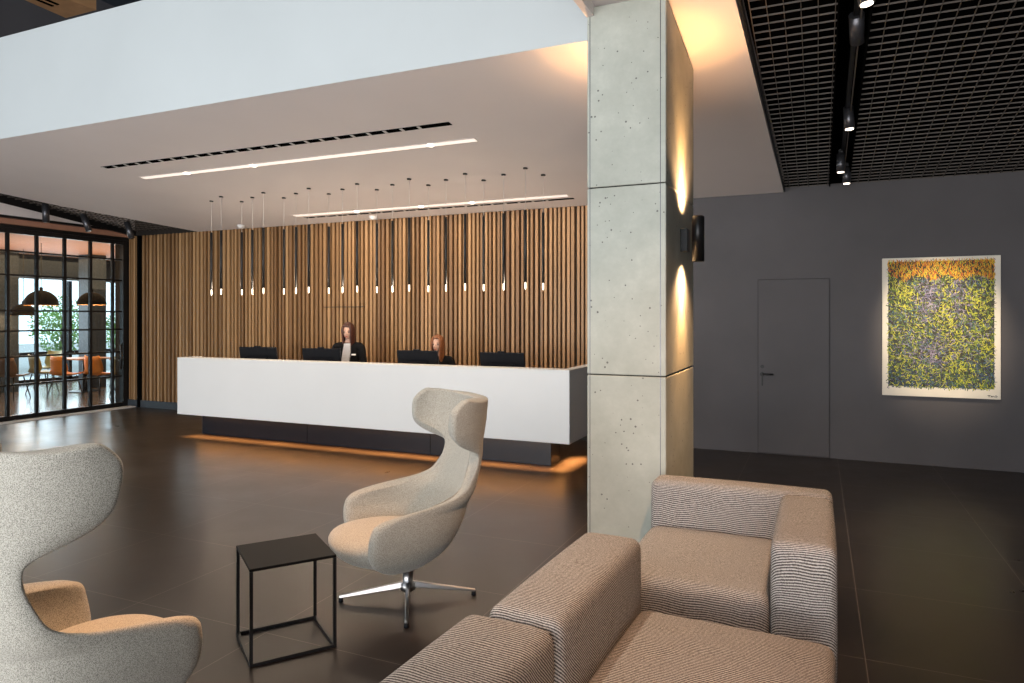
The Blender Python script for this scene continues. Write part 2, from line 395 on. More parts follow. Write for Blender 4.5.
b = MB(); b.hexa([(-.7, -6.5, zc(-6.5) + .22), (5.4, -6.5, zc(-6.5) + .22), (5.4, YW, zc(YW) + .22), (-.6, YW, zc(YW) + .22), (-.7, -6.5, zc(-6.5) + .3), (5.4, -6.5, zc(-6.5) + .3), (5.4, YW, zc(YW) + .3), (-.6, YW, zc(YW) + .3)])
b.box(-.6, 5.4, YW + .01, YW + .1, 3.206, 3.5)
struct(b.build('ceiling_void_sheet', M['void']), 'black sheet standing in for the dark void above the grid ceiling', 'ceiling')  # black sheet painting the unlit space over the lattice
b = MB()
b.hexa([(-.514, 2.6, zc(2.6) - .002), (-.502, 2.6, zc(2.6) - .002), (-.360, 8.9, zc(8.9) - .002), (-.372, 8.9, zc(8.9) - .002), (-.514, 2.6, zc(2.6) + .05), (-.502, 2.6, zc(2.6) + .05), (-.360, 8.9, zc(8.9) + .05), (-.372, 8.9, zc(8.9) + .05)])
struct(b.build('trim_2', M['black']), 'black edge trim between white ceiling and grid', 'trim')
trk = thing('light_track', 'black lighting track in the slot of the grid ceiling', 'track', (.225, 5.8, zc(5.8)))
def tilt_box(x0, x1, y0, y1, z0, z1):
    return [(x0, y0, z0 - .13 * y0), (x1, y0, z0 - .13 * y0), (x1, y1, z0 - .13 * y1), (x0, y1, z0 - .13 * y1), (x0, y0, z1 - .13 * y0), (x1, y0, z1 - .13 * y0), (x1, y1, z1 - .13 * y1), (x0, y1, z1 - .13 * y1)]
MB().hexa(tilt_box(-.105, -.095, -3.2, 3.1, .03, .22)).hexa(tilt_box(.095, .105, -3.2, 3.1, .03, .22)).hexa(tilt_box(-.1, .1, -3.2, 3.1, .22, .23)).build('slot_channel', M['void'], trk)
MB().hexa(tilt_box(.0, .035, -3.2, 3.1, .12, .16)).build('rail', M['black'], trk)
MB().hexa(tilt_box(.04, .05, -3.2, 3.1, .09, .105)).build('cable', M['grid'], trk)
def track_spot(loc, aim, label, ln=.17, r=.042, group='ceiling track spotlights', power=0, ang=40, col=WARMW, stem_up=.1, lit=True):
    t = thing('track_spotlight', label, 'spotlight', loc, 0, group)
    d = (Vector(aim) - Vector(loc)).normalized()
    MB().tube((0, 0, 0), (0, 0, stem_up), .008).box(-.02, .02, -.05, .05, stem_up - .01, stem_up + .025).build('stem', M['black'], t)
    MB().tube(d * -ln * .45, d * ln * .55, r, r, 20).build('lamp_body', M['steel'], t)
    MB().tube(d * (ln * .55 - .001), d * (ln * .55 + .006), r * .78, r * .78, 20).build('lens', M['spot_glow'] if lit else M['chrome'], t)
    if power: spot('track_beam', Vector(loc) + d * (ln * .55 + .02), aim, power, col, ang, .6, .02)
    return t
track_spot((.275, 5.02, 3.78), (.75, 5.0, 0), 'black track spotlight with lit lens nearest the viewer', .20, .05, power=150, ang=80)
track_spot((.25, 5.42, 3.68), (.5, 8.9, 1.2), 'black track spotlight tilted at the wall, second along the slot', .22, .05)
track_spot((.255, 6.95, 3.455), (.45, 6.95, 0), 'bronze track spotlight hanging down in the middle of the slot', .20, .045, power=150, ang=80)
track_spot((.22, 8.05, 3.275), (.22, 8.1, 0), 'black track spotlight hanging down near the back wall, third last', .19, .042)
track_spot((.29, 8.45, 3.21), (.29, 8.5, 0), 'small track spotlight closest to the back wall', .17, .042)

# left strip of grid ceiling beside the glass partition with three spotlights
gl = grid_panel('ceiling_grid', 'dark open cell grid strip beside the glass partition', -11.55, -9.9, 4.4, 8.90, .11, None, .08)
struct(MB().box(-12.3, -9.6, 3, 9, 3.95, 4.0).build('ceiling_void_sheet', M['void']), 'black sheet standing in for the dark void above the grid strip', 'ceiling')  # black sheet in place of the shaded depth over this strip
for (x, y), aim, lb in (((-11.30, 7.15), (-11.3, 7.3, 0), 'black cylinder spotlight hanging straight before the glass partition'), ((-11.25, 7.78), (-10.2, 8.3, 0), 'black cylinder spotlight, middle of three by the glass partition'), ((-10.95, 8.35), (-9.9, 8.6, 0), 'black cylinder spotlight nearest the slat wall')):
    track_spot((x, y, zc(y) - .04), aim, lb, .30, .05, 'spotlights by the glass partition', stem_up=.2, lit=False)

# ceiling slots
def ceil_slot(name, label, x0, x1, y, w, group):
    t = thing(name, label, 'ceiling light' if 'light' in name else 'vent', (0, y, zc(y)), 0, group)
    t.rotation_euler = (TILT, 0, 0)
    return t
def linear_light(label, x0, x1, y, w, lamps, power):
    t = ceil_slot('linear_light', label, x0, x1, y, w, 'recessed linear ceiling lights')
    MB().box(x0, x1, -w / 2, -w / 2 + .012, -.004, .003).box(x0, x1, w / 2 - .012, w / 2, -.004, .003).box(x0, x0 + .012, -w / 2, w / 2, -.004, .003).box(x1 - .012, x1, -w / 2, w / 2, -.004, .003).build('frame', M['white'], t)
    MB().box(x0 + .012, x1 - .012, -w / 2 + .012, w / 2 - .012, -.003, .002).build('diffuser', M['glow_strip'], t)
    for lx in lamps: MB().tube((lx, 0, -.002), (lx, 0, -.008), .035, .035, 16).build('lamp', M['glow'], t)
    return t
linear_light('recessed linear light slot in the ceiling nearest the balcony edge', -8.10, -3.20, 6.37, .10, [-7.3, -6.2, -3.75], 0)
linear_light('recessed linear light slot close to the slat wall', -7.37, -2.92, 8.41, .10, [-6.2, -5.1, -4.3], 0)
def vent(label, x0, x1, y, w):
    t = ceil_slot('ceiling_vent', label, x0, x1, y, w, 'linear ceiling vents')
    MB().box(x0, x1, -w / 2, w / 2, -.003, .002).build('slot', M['void'], t)
    n = int((x1 - x0) / .20)
    for i in range(n): MB().box(x0 + i * .2, x0 + i * .2 + .035, -w / 2 + .006, w / 2 - .006, -.005, -.002).build('vane', M['diffuser'], t)
vent('long black slotted air vent in the ceiling nearest the balcony edge', -8.23, -3.26, 5.92, .075)
vent('thin black slotted air vent beside the slat wall', -7.28, -2.89, 8.55, .05)
for x, y, lb in ((-6.14, 8.74, 'white smoke detector above the middle of the slat wall'), (-8.75, 8.72, 'white smoke detector above the left of the slat wall')):
    t = thing('smoke_detector', lb, 'detector', (x, y, zc(y)), 0, 'smoke detectors')
    MB().lathe([(0, -.045), (.03, -.045), (.05, -.03), (.055, -.012)], 20).build('sensor', M['badge'], t)
    MB().lathe([(.055, -.012), (.065, -.01), (.065, .01), (0, .01)], 20).build('base', M['badge'], t)
# wall washing light from the slots
area('slot_wash_back', (-5.1, 8.38, 3.17), (R(4), 0, 0), 4.6, .08, 26, WARMW)
area('slot_light_desk', (-5.6, 6.3, 3.43), (0, 0, 0), 4.8, .08, 45, WARMW)
for k in range(7):
    l = bpy.data.lights.new('pendant_glow', 'POINT'); l.energy = 8; l.color = WARMW; l.shadow_soft_size = .03
    o = bpy.data.objects.new('pendant_glow', l); C.objects.link(o); o.location = (-7.95 + .775 * k, 7.50, 1.93)

# ================================================================== GLASS PARTITION AND DINING ROOM
wn = MB().box(-11.780, -11.700, 3.0, YW, 0, .08).box(-11.780, -11.700, 3.0, YW, 2.98, 3.06).box(-11.790, -11.690, 8.80, YW, 0, 3.06)
for y in (3.05, 3.53, 4.0, 4.48, 4.95, 5.43, 5.9, 6.37, 6.83, 7.28, 7.74, 8.2, 8.62): wn.box(-11.765, -11.715, y - .022, y + .022, .05, 3.0)
for z in (.565, 1.013, 1.426, 1.75, 2.32, 2.70): wn.box(-11.755, -11.725, 3.0, YW, z - .014, z + .014)
wn = wn.build('window_1', M['black']); struct(wn, 'black steel framed glass partition to the dining room', 'window')
MB().box(-11.743, -11.737, 3.0, YW, .08, 2.98).build('window_pane', M['glass'], wn)
MB().tube((-11.690, 8.72, .85), (-11.640, 8.72, .85), .015).tube((-11.640, 8.72, .7), (-11.640, 8.72, 1.15), .018).build('door_pull', M['black'], wn)
struct(MB().box(-11.890, -11.590, 3, YW, 3.11, 3.195).build('trim_3', M['terracotta']), 'warm timber beam over the glass partition', 'trim')
struct(MB().box(-11.940, -11.540, 3, YW, 3.20, 3.50).build('wall_bulkhead', M['white']), 'pale bulkhead over the glass partition', 'wall')
b = MB(); b.box(-11.60, -11.535, 3, YW, 3.196, 3.235); b.box(-11.74, -11.66, 3, YW, 3.055, 3.11)
b.hexa([(-11.60, 3, zc(3) - .06), (-11.53, 3, zc(3) - .06), (-11.53, YW, zc(YW) + .0), (-11.60, YW, zc(YW) + .0), (-11.60, 3, zc(3) + .12), (-11.53, 3, zc(3) + .12), (-11.53, YW, zc(YW) + .12), (-11.60, YW, zc(YW) + .12)])
struct(b.build('trim_5', M['black']), 'black trims above the glass partition', 'trim')  # black strips for the dark lines along the bulkhead
struct(MB().box(-11.590, -11.440, 3, YW - .06, 0, .02).build('trim_4', M['diffuser']), 'pale threshold strip along the glass partition', 'trim')
struct(MB().box(-20, -12.1, 0, 15, -.1, 0).build('floor_dining', M['dining_floor']), 'polished floor of the dining room', 'floor')
struct(MB().box(-20, -12.15, 0, 15, 3.1, 3.25).build('ceiling_dining', M['terracotta']), 'warm ceiling of the dining room', 'ceiling')
struct(MB().box(-12.3, -12.1, 9.15, 15, 0, 3.5).build('wall_dining', M['screen']), 'dark wall beside the dining room', 'wall')
struct(MB().box(-20, -12.1, 15, 15.2, 0, 3.5).build('wall_dining_end', M['screen']), 'dark end wall of the dining room', 'wall')
struct(MB().box(-17.2, -16.8, 0, 15, 2.55, 3.1).build('beam', M['screen']), 'dark beam across the dining room ceiling', 'beam')
wf = MB()
for y in range(2, 16, 2): wf.box(-18.05, -17.95, y - .04, y + .04, 0, 3.1)
for z in (0, .68, 2.9): wf.box(-18.05, -17.95, 0, 15, z, z + .09)
wf = wf.build('window_2', M['plinth']); struct(wf, 'glazed outer wall of the dining room', 'window')
MB().box(-18.004, -17.996, 0, 15, .1, 3.0).build('window_pane', M['glass'], wf)
for x, y, wdt, lb in ((-16.4, 9.45, .42, 'dark patterned pillar at the left of the dining room'), (-15.6, 10.95, .40, 'dark patterned pillar between window and slat wall')):
    struct(MB().box(x - wdt / 2, x + wdt / 2, y - wdt / 2, y + wdt / 2, 0, 3.1).build('pillar', M['screen']), lb, 'pillar')

def dome_lamp(loc, r, ztop, label):
    t = thing('pendant_lamp', label, 'lamp', loc, 0, 'dome pendants in the dining room')
    pr = [(r * math.cos(a), r * .98 * math.sin(a)) for a in [R(x) for x in range(0, 86, 9)]]
    MB().lathe(pr + [(.03, r * .98), (.03, r * .98 + .06), (0, r * .98 + .06)], 28).build('lamp_shade', M['dome'], t)
    MB().lathe([(p[0] * .96, p[1] * .96) for p in pr] + [(0, r * .94)], 28).build('shade_lining', M['dome_in'], t)
    MB().tube((0, 0, r * .85), (0, 0, ztop - loc[2]), .006).build('cable', M['black'], t)
    MB().lathe([(0, .05), (.05, .07), (.06, .12), (0, .2)], 14).build('bulb', M['bulb'], t)
    l = bpy.data.lights.new('dome_light', 'POINT'); l.energy = 22; l.color = WARM; l.shadow_soft_size = .05
    o = bpy.data.objects.new('dome_light', l); C.objects.link(o); o.location = (loc[0], loc[1], loc[2] - .02)
dome_lamp((-13.95, 8.74, 1.88), .30, 3.1, 'large dark dome pendant before the bright dining window')
dome_lamp((-15.6, 9.40, 1.68), .26, 3.1, 'smaller dark dome pendant left of the large one')
dome_lamp((-13.7, 9.60, 1.90), .27, 3.1, 'dome pendant with gold glow before the dark pillar')

def dining_chair(x, y, rz, mat, label):
    t = thing('dining_chair', label, 'chair', (x, y, 0), rz, 'dining chairs behind the glass')
    bm_ = MB()
    rows = 9; cols = 10; vs = []
    for i in range(rows):
        a = i / (rows - 1)
        if a < .5: yy = -.22 + a * 2 * .40; z = .45 - .02 * math.sin(a * math.pi * 2)
        else: yy = .18 + .07 * (a - .5) * 2; z = .45 + ((a - .5) * 2) ** 1.0 * .38
        row = []
        for j in range(cols):
            s = -1 + 2 * j / (cols - 1); wv = .23 - .05 * max(0, a - .8) * 5 * s * s
            row.append(bm_.bm.verts.new((s * wv, yy - .06 * s * s * (1 if a > .5 else 0), z + .03 * s * s)))
        vs.append(row)
    for i in range(rows - 1):
        for j in range(cols - 1): bm_.bm.faces.new((vs[i][j], vs[i][j + 1], vs[i + 1][j + 1], vs[i + 1][j])).smooth = True
    o = bm_.build('seat_shell', mat, t); m_ = o.modifiers.new('solidify', 'SOLIDIFY'); m_.thickness = .025
    for sx in (-1, 1):
        for sy in (-1, 1): MB().tube((sx * .15, sy * .13, .44), (sx * .23, sy * .22, 0), .013, .010, 8).build('leg', M['black'], t)
dining_chair(-15.6, 8.75, R(160), M['orange'], 'orange dining chair at the far left of the partition')
dining_chair(-14.9, 8.75, R(200), M['brown'], 'brown dining chair beside the orange one at the left')
dining_chair(-15.2, 9.55, R(175), M['olive'], 'olive dining chair below the large dome pendant')
dining_chair(-14.3, 9.45, R(185), M['orange'], 'orange dining chair in the middle of the partition')
dining_chair(-13.75, 9.80, R(190), M['orange'], 'orange dining chair below the gold lit pendant')
dining_chair(-13.15, 9.95, R(170), M['olive'], 'olive dining chair nearest the slat wall')
dining_chair(-16.6, 10.6, R(20), M['olive'], 'olive dining chair by the far dining window')
dining_chair(-15.0, 11.3, R(-15), M['brown'], 'brown dining chair behind the orange chairs')
def dining_table(x, y, label):
    t = thing('dining_table', label, 'table', (x, y, 0), 0, 'dining tables behind the glass')
    bev(MB().box(-.4, .4, -.4, .4, .72, .75).build('tabletop', M['wood'], t), .005)
    MB().tube((0, 0, .02), (0, 0, .72), .05, .05, 12).build('pedestal', M['black'], t)
    bev(MB().box(-.26, .26, -.26, .26, 0, .02).build('base', M['black'], t), .004)
dining_table(-14.85, 10.25, 'square dining table behind the middle orange chair')
dining_table(-13.6, 10.6, 'square dining table behind the olive chair by the slat wall')
dining_table(-16.4, 8.75, 'square dining table at the left by the patterned pillar')

def tree(x, y, h, r, seed, label):
    t = thing('tree', label, 'tree', (x, y, 0), 0, 'trees outside the dining window')
    MB().tube((0, 0, 0), (.1, 0, h * .6), .12, .06, 10).tube((.1, 0, h * .5), (-.5, .3, h * .8), .05, .02, 8).tube((.1, 0, h * .45), (.6, -.3, h * .8), .05, .02, 8).build('trunk', M['bark'], t)
    rr = random.Random(seed); b = MB()
    for i in range(2200):
        v = Vector((rr.gauss(0, 1), rr.gauss(0, 1), rr.gauss(0, 1))).normalized() * (r * rr.random() ** .4)
        c = Vector((v.x, v.y, h * .62 + v.z * 1.1)); s = rr.uniform(.03, .07)
        a = Vector((rr.gauss(0, 1), rr.gauss(0, 1), rr.gauss(0, 1))).normalized(); e = a.orthogonal().normalized()
        q = [b.bm.verts.new(c + d_) for d_ in (a * s, e * s * .5, -a * s, -e * s * .5)]
        b.bm.faces.new(q)
    b.build('foliage', M['leaf'], t)
tree(-23.5, 12.9, 1.9, .85, 1, 'leafy green tree outside the dining window, leftmost')
tree(-23.2, 15.2, 2.2, .95, 2, 'leafy green tree outside the dining window, middle')
tree(-22.6, 17.2, 1.9, .8, 3, 'small leafy tree outside next to the dark pillar')
struct(MB().box(-45, -20, -5, 40, -.12, -.02).build('ground', flat('paving', (.35, .35, .34), .9)), 'pale paving outside the dining room', 'ground')

# ================================================================== RECEPTION DESK
dk = thing('reception_desk', 'long white floating reception desk with dark plinth and orange underglow', 'desk', (-5.25, 6.91, 0))
x0, x1 = -8.10 + 5.25, -2.385 + 5.25
def counter():
    b = MB()
    pts = [(x0, 0), (x1, 0), (x1, .98), (x1 - .12, .98), (x1 - .12, .20), (x0 + .12, .20), (x0 + .12, .32), (x0, .32)]
    lo = [b.bm.verts.new((p[0], p[1], .31)) for p in pts]; hi = [b.bm.verts.new((p[0], p[1], 1.092)) for p in pts]
    for i in range(8): b.bm.faces.new((lo[i], lo[(i + 1) % 8], hi[(i + 1) % 8], hi[i]))
    for ring in (lo, hi):
        for q in ((0, 1, 4, 5), (1, 2, 3, 4), (0, 5, 6, 7)): b.bm.faces.new([ring[i] for i in q])
    return b
bev(counter().build('counter', M['desk'], dk), .006, 2)
bev(MB().box(x0 + .14, x1 - .32, .30, .60, .0, .312).build('plinth', M['plinth'], dk), .003, 1)
for sx in (1.85, 3.7): MB().box(x0 + .15 + sx, x0 + .156 + sx, .298, .302, .01, .30).build('seam', M['void'], dk)
bev(MB().box(x0 + .125, x1 - .125, .205, .95, .71, .745).build('worktop', M['desk'], dk), .003, 1)
MB().box(x0 + .14, x1 - .26, .235, .255, .288, .302).box(x1 - .275, x1 - .255, .255, .60, .288, .302).build('led_strip', M['led_warm'], dk)
for nm, lx, ly, a_, b_, pw in (('plinth_glow', -5.32, 7.03, 5.35, .03, 75), ('plinth_glow_end', -2.54, 7.40, .03, .75, 30)):
    o = area(nm, (lx, ly, .285), (0, 0, 0), a_, b_, pw, (1, .45, .13)); o.data.spread = R(66)
# monitors, backs to the lobby
def monitor_proto():
    t = thing('computer_monitor', 'black computer monitor', 'monitor', (0, 0, .745), 0, 'monitors on the reception desk')
    T = Matrix.Translation((0, 0, .30)) @ Matrix.Rotation(R(12), 4, 'X')
    bev(MB().box(-.285, .285, -.02, .012, -.17, .19, T).build('back_cover', M['plastic'], t), .012, 3)
    bev(MB().box(-.16, .16, -.045, -.018, -.14, .06, T).build('rear_housing', M['plastic'], t), .012, 2)
    MB().box(-.28, .28, .0125, .0145, -.165, .185, T).build('screen', emit('screen_light', (.30, .34, .40), .25), t)
    bev(MB().box(-.03, .03, -.075, -.045, .01, .30).build('stand_post', M['plastic'], t), .006)
    bev(MB().box(-.13, .13, -.13, .09, 0, .012).build('stand_base', M['plastic'], t), .004)
    bev(MB().box(-.045, .045, -.018, .008, .188, .205, T).build('webcam', M['plastic'], t), .005)
    return t
mon0 = monitor_proto()
for i, (x, y, rz, z, lb) in enumerate(((-7.19, 7.50, 12, -.02, 'black monitor furthest left on the desk'), (-6.10, 7.52, 8, .0, 'black monitor beside the standing receptionist'), (-4.60, 7.52, 3, -.01, 'black monitor in front of the seated receptionist'), (-3.43, 7.52, 2, -.02, 'black monitor alone at the right end of the desk'))):
    o = mon0 if i == 0 else copy_tree(mon0)
    o.location = (x, y, .746); o.rotation_euler = (0, 0, R(rz)); o['label'] = lb

# ================================================================== PENDANTS OVER THE DESK
def pendant_proto(y):
    t = thing('rod_pendant', 'slim black rod pendant', 'pendant lamp', (0, y, 2.0), 0, 'rod pendants over the desk')
    top = zc(y) - 2.0
    MB().lathe([(0, top - .012), (.028, top - .012), (.028, top + .004), (0, top + .004)], 16).build('canopy', M['black'], t)
    MB().tube((0, 0, .86), (0, 0, top - .01), .0025, None, 6).build('cable', M['diffuser'], t)
    MB().tube((0, 0, .045), (0, 0, .87), .017, None, 12).build('rod', M['black'], t)
    MB().lathe([(0, -.036), (.006, -.032), (.0085, -.01), (.008, .03), (.007, .05)], 12).build('bulb', M['bulb'], t)
    return t
pos = sorted([(-8.039 + .775 * k, 7.446) for k in range(7)] + [(-7.700 + .775 * k, 7.302) for k in range(7)] + [(-7.589 + .775 * k, 7.575) for k in range(7)], key=lambda p: p[0] / p[1])
protos = {}
def px(p): return (math.cos(R(23.78)) * p[0] + math.sin(R(23.78)) * p[1]) / (-math.sin(R(23.78)) * p[0] + math.cos(R(23.78)) * p[1])
pos.sort(key=px)
for i, (x, y) in enumerate(pos):
    if y not in protos: protos[y] = pendant_proto(y); o = protos[y]
    else: o = copy_tree(protos[y])
    o.location = (x, y, 2.0)
    o['label'] = 'slim black rod pendant with glowing tip over the desk, %s from the left' % ORD[i]

# ================================================================== LOUNGE CHAIRS
def lerp_rows(T, z):
    for a, c in zip(T, T[1:]):
        if z <= c[0]:
            f = (z - a[0]) / (c[0] - a[0]); f = max(0, f)
            return [p + (q - p) * f for p, q in zip(a, c)]
    return list(T[-1])
#        z     back  half-w  depth  box-ness
SHELL = [(.25, .06, .17, .18, 2.2), (.28, .12, .24, .34, 2.3), (.33, .18, .30, .50, 2.6), (.40, .225, .335, .58, 3.0), (.48, .260, .354, .62, 3.2),
         (.54, .284, .357, .625, 3.2), (.57, .296, .354, .575, 3.0), (.590, .305, .348, .45, 2.7), (.608, .313, .335, .28, 2.4), (.632, .324, .318, .165, 2.2), (.67, .337, .296, .10, 2.0),
         (.74, .356, .272, .070, 2.0), (.80, .374, .255, .055, 1.9), (.86, .390, .250, .060, 1.9), (.895, .400, .270, .095, 2.0), (.93, .409, .312, .180, 2.1),
         (.965, .417, .348, .262, 2.2), (1.00, .424, .362, .288, 2.2), (1.06, .435, .370, .298, 2.2), (1.11, .440, .370, .294, 2.2), (1.14, .443, .364, .258, 2.2), (1.162, .443, .360, .225, 2.1), (1.175, .443, .352, .18, 2.0)]
def lounge_chair(label, loc, rz, upright=0):
    t = thing('lounge_chair', label, 'armchair', loc, rz, 'high backed lounge chairs')
    b = MB(); rows = []; NV, NU = 64, 34
    for i in range(NV + 1):
        z = .25 + (1.175 - .25) * i / NV
        _, yb, w, f, n = lerp_rows(SHELL, z); row = []; up = max(0, z - .5); yb -= upright * .15 * up / .67; z += upright * .055 * up / .67
        for j in range(NU + 1):
            s = -1 + 2 * j / NU; a = abs(s) * math.pi / 2
            ex = 2 / n
            X = w * math.copysign(math.sin(a) ** ex, s) if s else 0
            Y = yb - f * (1 - max(0, math.cos(a)) ** ex)
            zz = z
            if z > 1.0: zz += (z - 1.0) / .21 * .02 * abs(s) ** 2
            row.append(b.bm.verts.new((X, Y, zz)))
        rows.append(row)
    for i in range(NV):
        for j in range(NU): b.bm.faces.new((rows[i][j], rows[i][j + 1], rows[i + 1][j + 1], rows[i + 1][j])).smooth = True
    o = b.build('shell', M['chair'], t)
    m_ = o.modifiers.new('smooth', 'SMOOTH'); m_.factor = .5; m_.iterations = 5
    m_ = o.modifiers.new('solidify', 'SOLIDIFY'); m_.thickness = .074; m_.offset = 0
    m_ = o.modifiers.new('subsurf', 'SUBSURF'); m_.levels = 1; m_.render_levels = 1
    # seat: deep cushion with a bowl shaped underside
    b = MB(); NS = 40; rings = []
    prof = [(0, .452), (.35, .450), (.65, .444), (.85, .430), (.95, .412), (1.0, .385), (.99, .355), (.93, .325), (.80, .285), (.60, .250), (.36, .222), (.16, .212), (0, .21)]
    for k, (f, z) in enumerate(prof):
        if f == 0: rings.append([b.bm.verts.new((0, -.08, z))]); continue
        r_ = []
        for i in range(NS):
            a = 2 * math.pi * i / NS; ca, sa = math.cos(a), math.sin(a); n = 2.6
            sx = math.copysign(abs(ca) ** (2 / n), ca) * .30; sy = math.copysign(abs(sa) ** (2 / n), sa) * (.34 if sa < 0 else .30)
            back = .05 if z < .34 else 0
            r_.append(b.bm.verts.new((sx * f, -.115 + sy * f + back * (1 - f), z + (.0 if sa < 0 else -.03 * abs(sa) * f * (z > .38)))))
        rings.append(r_)
    for A, B in zip(rings, rings[1:]):
        for i in range(NS):
            j = (i + 1) % NS
            if len(A) == 1: b.bm.faces.new((A[0], B[i], B[j])).smooth = True
            elif len(B) == 1: b.bm.faces.new((A[i], A[j], B[0])).smooth = True
            else: b.bm.faces.new((A[i], A[j], B[j], B[i])).smooth = True
    o = b.build('seat', M['chair'], t); m_ = o.modifiers.new('subsurf', 'SUBSURF'); m_.levels = 1; m_.render_levels = 1
    MB().lathe([(0, .225), (.05, .225), (.05, .20), (.032, .195), (.030, .10), (.045, .09), (.045, .055), (.03, .045), (0, .045)], 24).build('swivel_column', M['chrome'], t)
    for k in range(4):
        a = k * math.pi / 2 + R(73); d_ = Vector((math.cos(a), math.sin(a), 0)); e = Vector((-d_.y, d_.x, 0)); b = MB()
        p0, p1 = d_ * .03 + Vector((0, 0, .085)), d_ * .395 + Vector((0, 0, .030))
        q = []
        for p, wv, hv in ((p0, .016, .018), (p1, .010, .008)):
            q.append([p - e * wv - Vector((0, 0, hv)), p + e * wv - Vector((0, 0, hv)), p + e * wv * .6 + Vector((0, 0, hv)), p - e * wv * .6 + Vector((0, 0, hv))])
        A = [b.bm.verts.new(v) for v in q[0]]; B = [b.bm.verts.new(v) for v in q[1]]
        b.bm.faces.new(A[::-1]); b.bm.faces.new(B)
        for i in range(4): b.bm.faces.new((A[i], A[(i + 1) % 4], B[(i + 1) % 4], B[i]))
        lg = bev(b.build('leg', M['chrome'], t), .004, 2)
        MB().tube(d_ * .385, d_ * .385 + Vector((0, 0, .022)), .014, .012, 12).build('glide', M['plastic'], lg)
    return t
lounge_chair('oatmeal wool wingback lounge chair between desk and sofa, facing the side table', (-2.20, 3.48, 0), R(-42), .15)
lounge_chair('oatmeal wool wingback lounge chair in the foreground seen from behind', (-2.46, 1.60, 0), R(176), 1.1)

# side table
tb = thing('side_table', 'small black cube frame side table between the two lounge chairs', 'table', (-2.485, 2.773, 0), R(54))
wh = .206; dh = .199
bev(MB().box(-wh, wh, -dh, dh, .448, .462).build('tabletop', M['tabletop'], tb), .002, 1)
q = .0075
for sx in (-1, 1):
    for sy in (-1, 1): MB().box(sx * (wh - q) - q, sx * (wh - q) + q, sy * (dh - q) - q, sy * (dh - q) + q, 0, .448).build('leg', M['black'], tb)
for sx in (-1, 1):
    MB().box(sx * (wh - q) - q, sx * (wh - q) + q, -dh + 2 * q, dh - 2 * q, 0, 2 * q).build('rail', M['black'], tb)
for sy in (-1, 1):
    MB().box(-wh + 2 * q, wh - 2 * q, sy * (dh - q) - q, sy * (dh - q) + q, 0, 2 * q).build('rail', M['black'], tb)

# ================================================================== SOFAS
s1 = thing('sofa', 'long ribbed grey sofa with low back in the foreground', 'sofa', (-.70, 2.96, 0), R(-2.5))
MB().rbox(-.005, .765, -1.9, 0, .05, .405, .05, 8, .02, .006).build('seat', M['rib'], s1)
MB().rbox(-.285, -.01, -.88, .08, .05, .675, .045, 8, .012, .008).build('backrest', M['rib'], s1)
MB().rbox(-.345, -.018, -1.9, -.885, .05, .662, .045, 8, .012, .008).build('backrest', M['rib'], s1)
for x in (-.2, .7):
    for y in (-1.8, -.1): MB().tube((x, y, 0), (x, y, .06), .025, .025, 12).build('foot', M['plastic'], s1)
s2 = thing('sofa', 'ribbed grey armchair unit of the sofa beside the concrete column', 'sofa', (-.43, 3.25, 0))
MB().rbox(-.49, .235, .0, .90, .05, .415, .06, 8, .015, .008).build('seat', M['rib'], s2)
MB().rbox(-.49, .505, .895, 1.10, .05, .672, .045, 8, .008, .006).build('backrest', M['rib'], s2)
MB().rbox(.24, .505, -.02, .89, .05, .672, .045, 8, .010, .008).build('armrest', M['rib'], s2)
for x in (-.42, .44):
    for y in (.06, 1.04): MB().tube((x, y, 0), (x, y, .06), .025, .025, 12).build('foot', M['plastic'], s2)

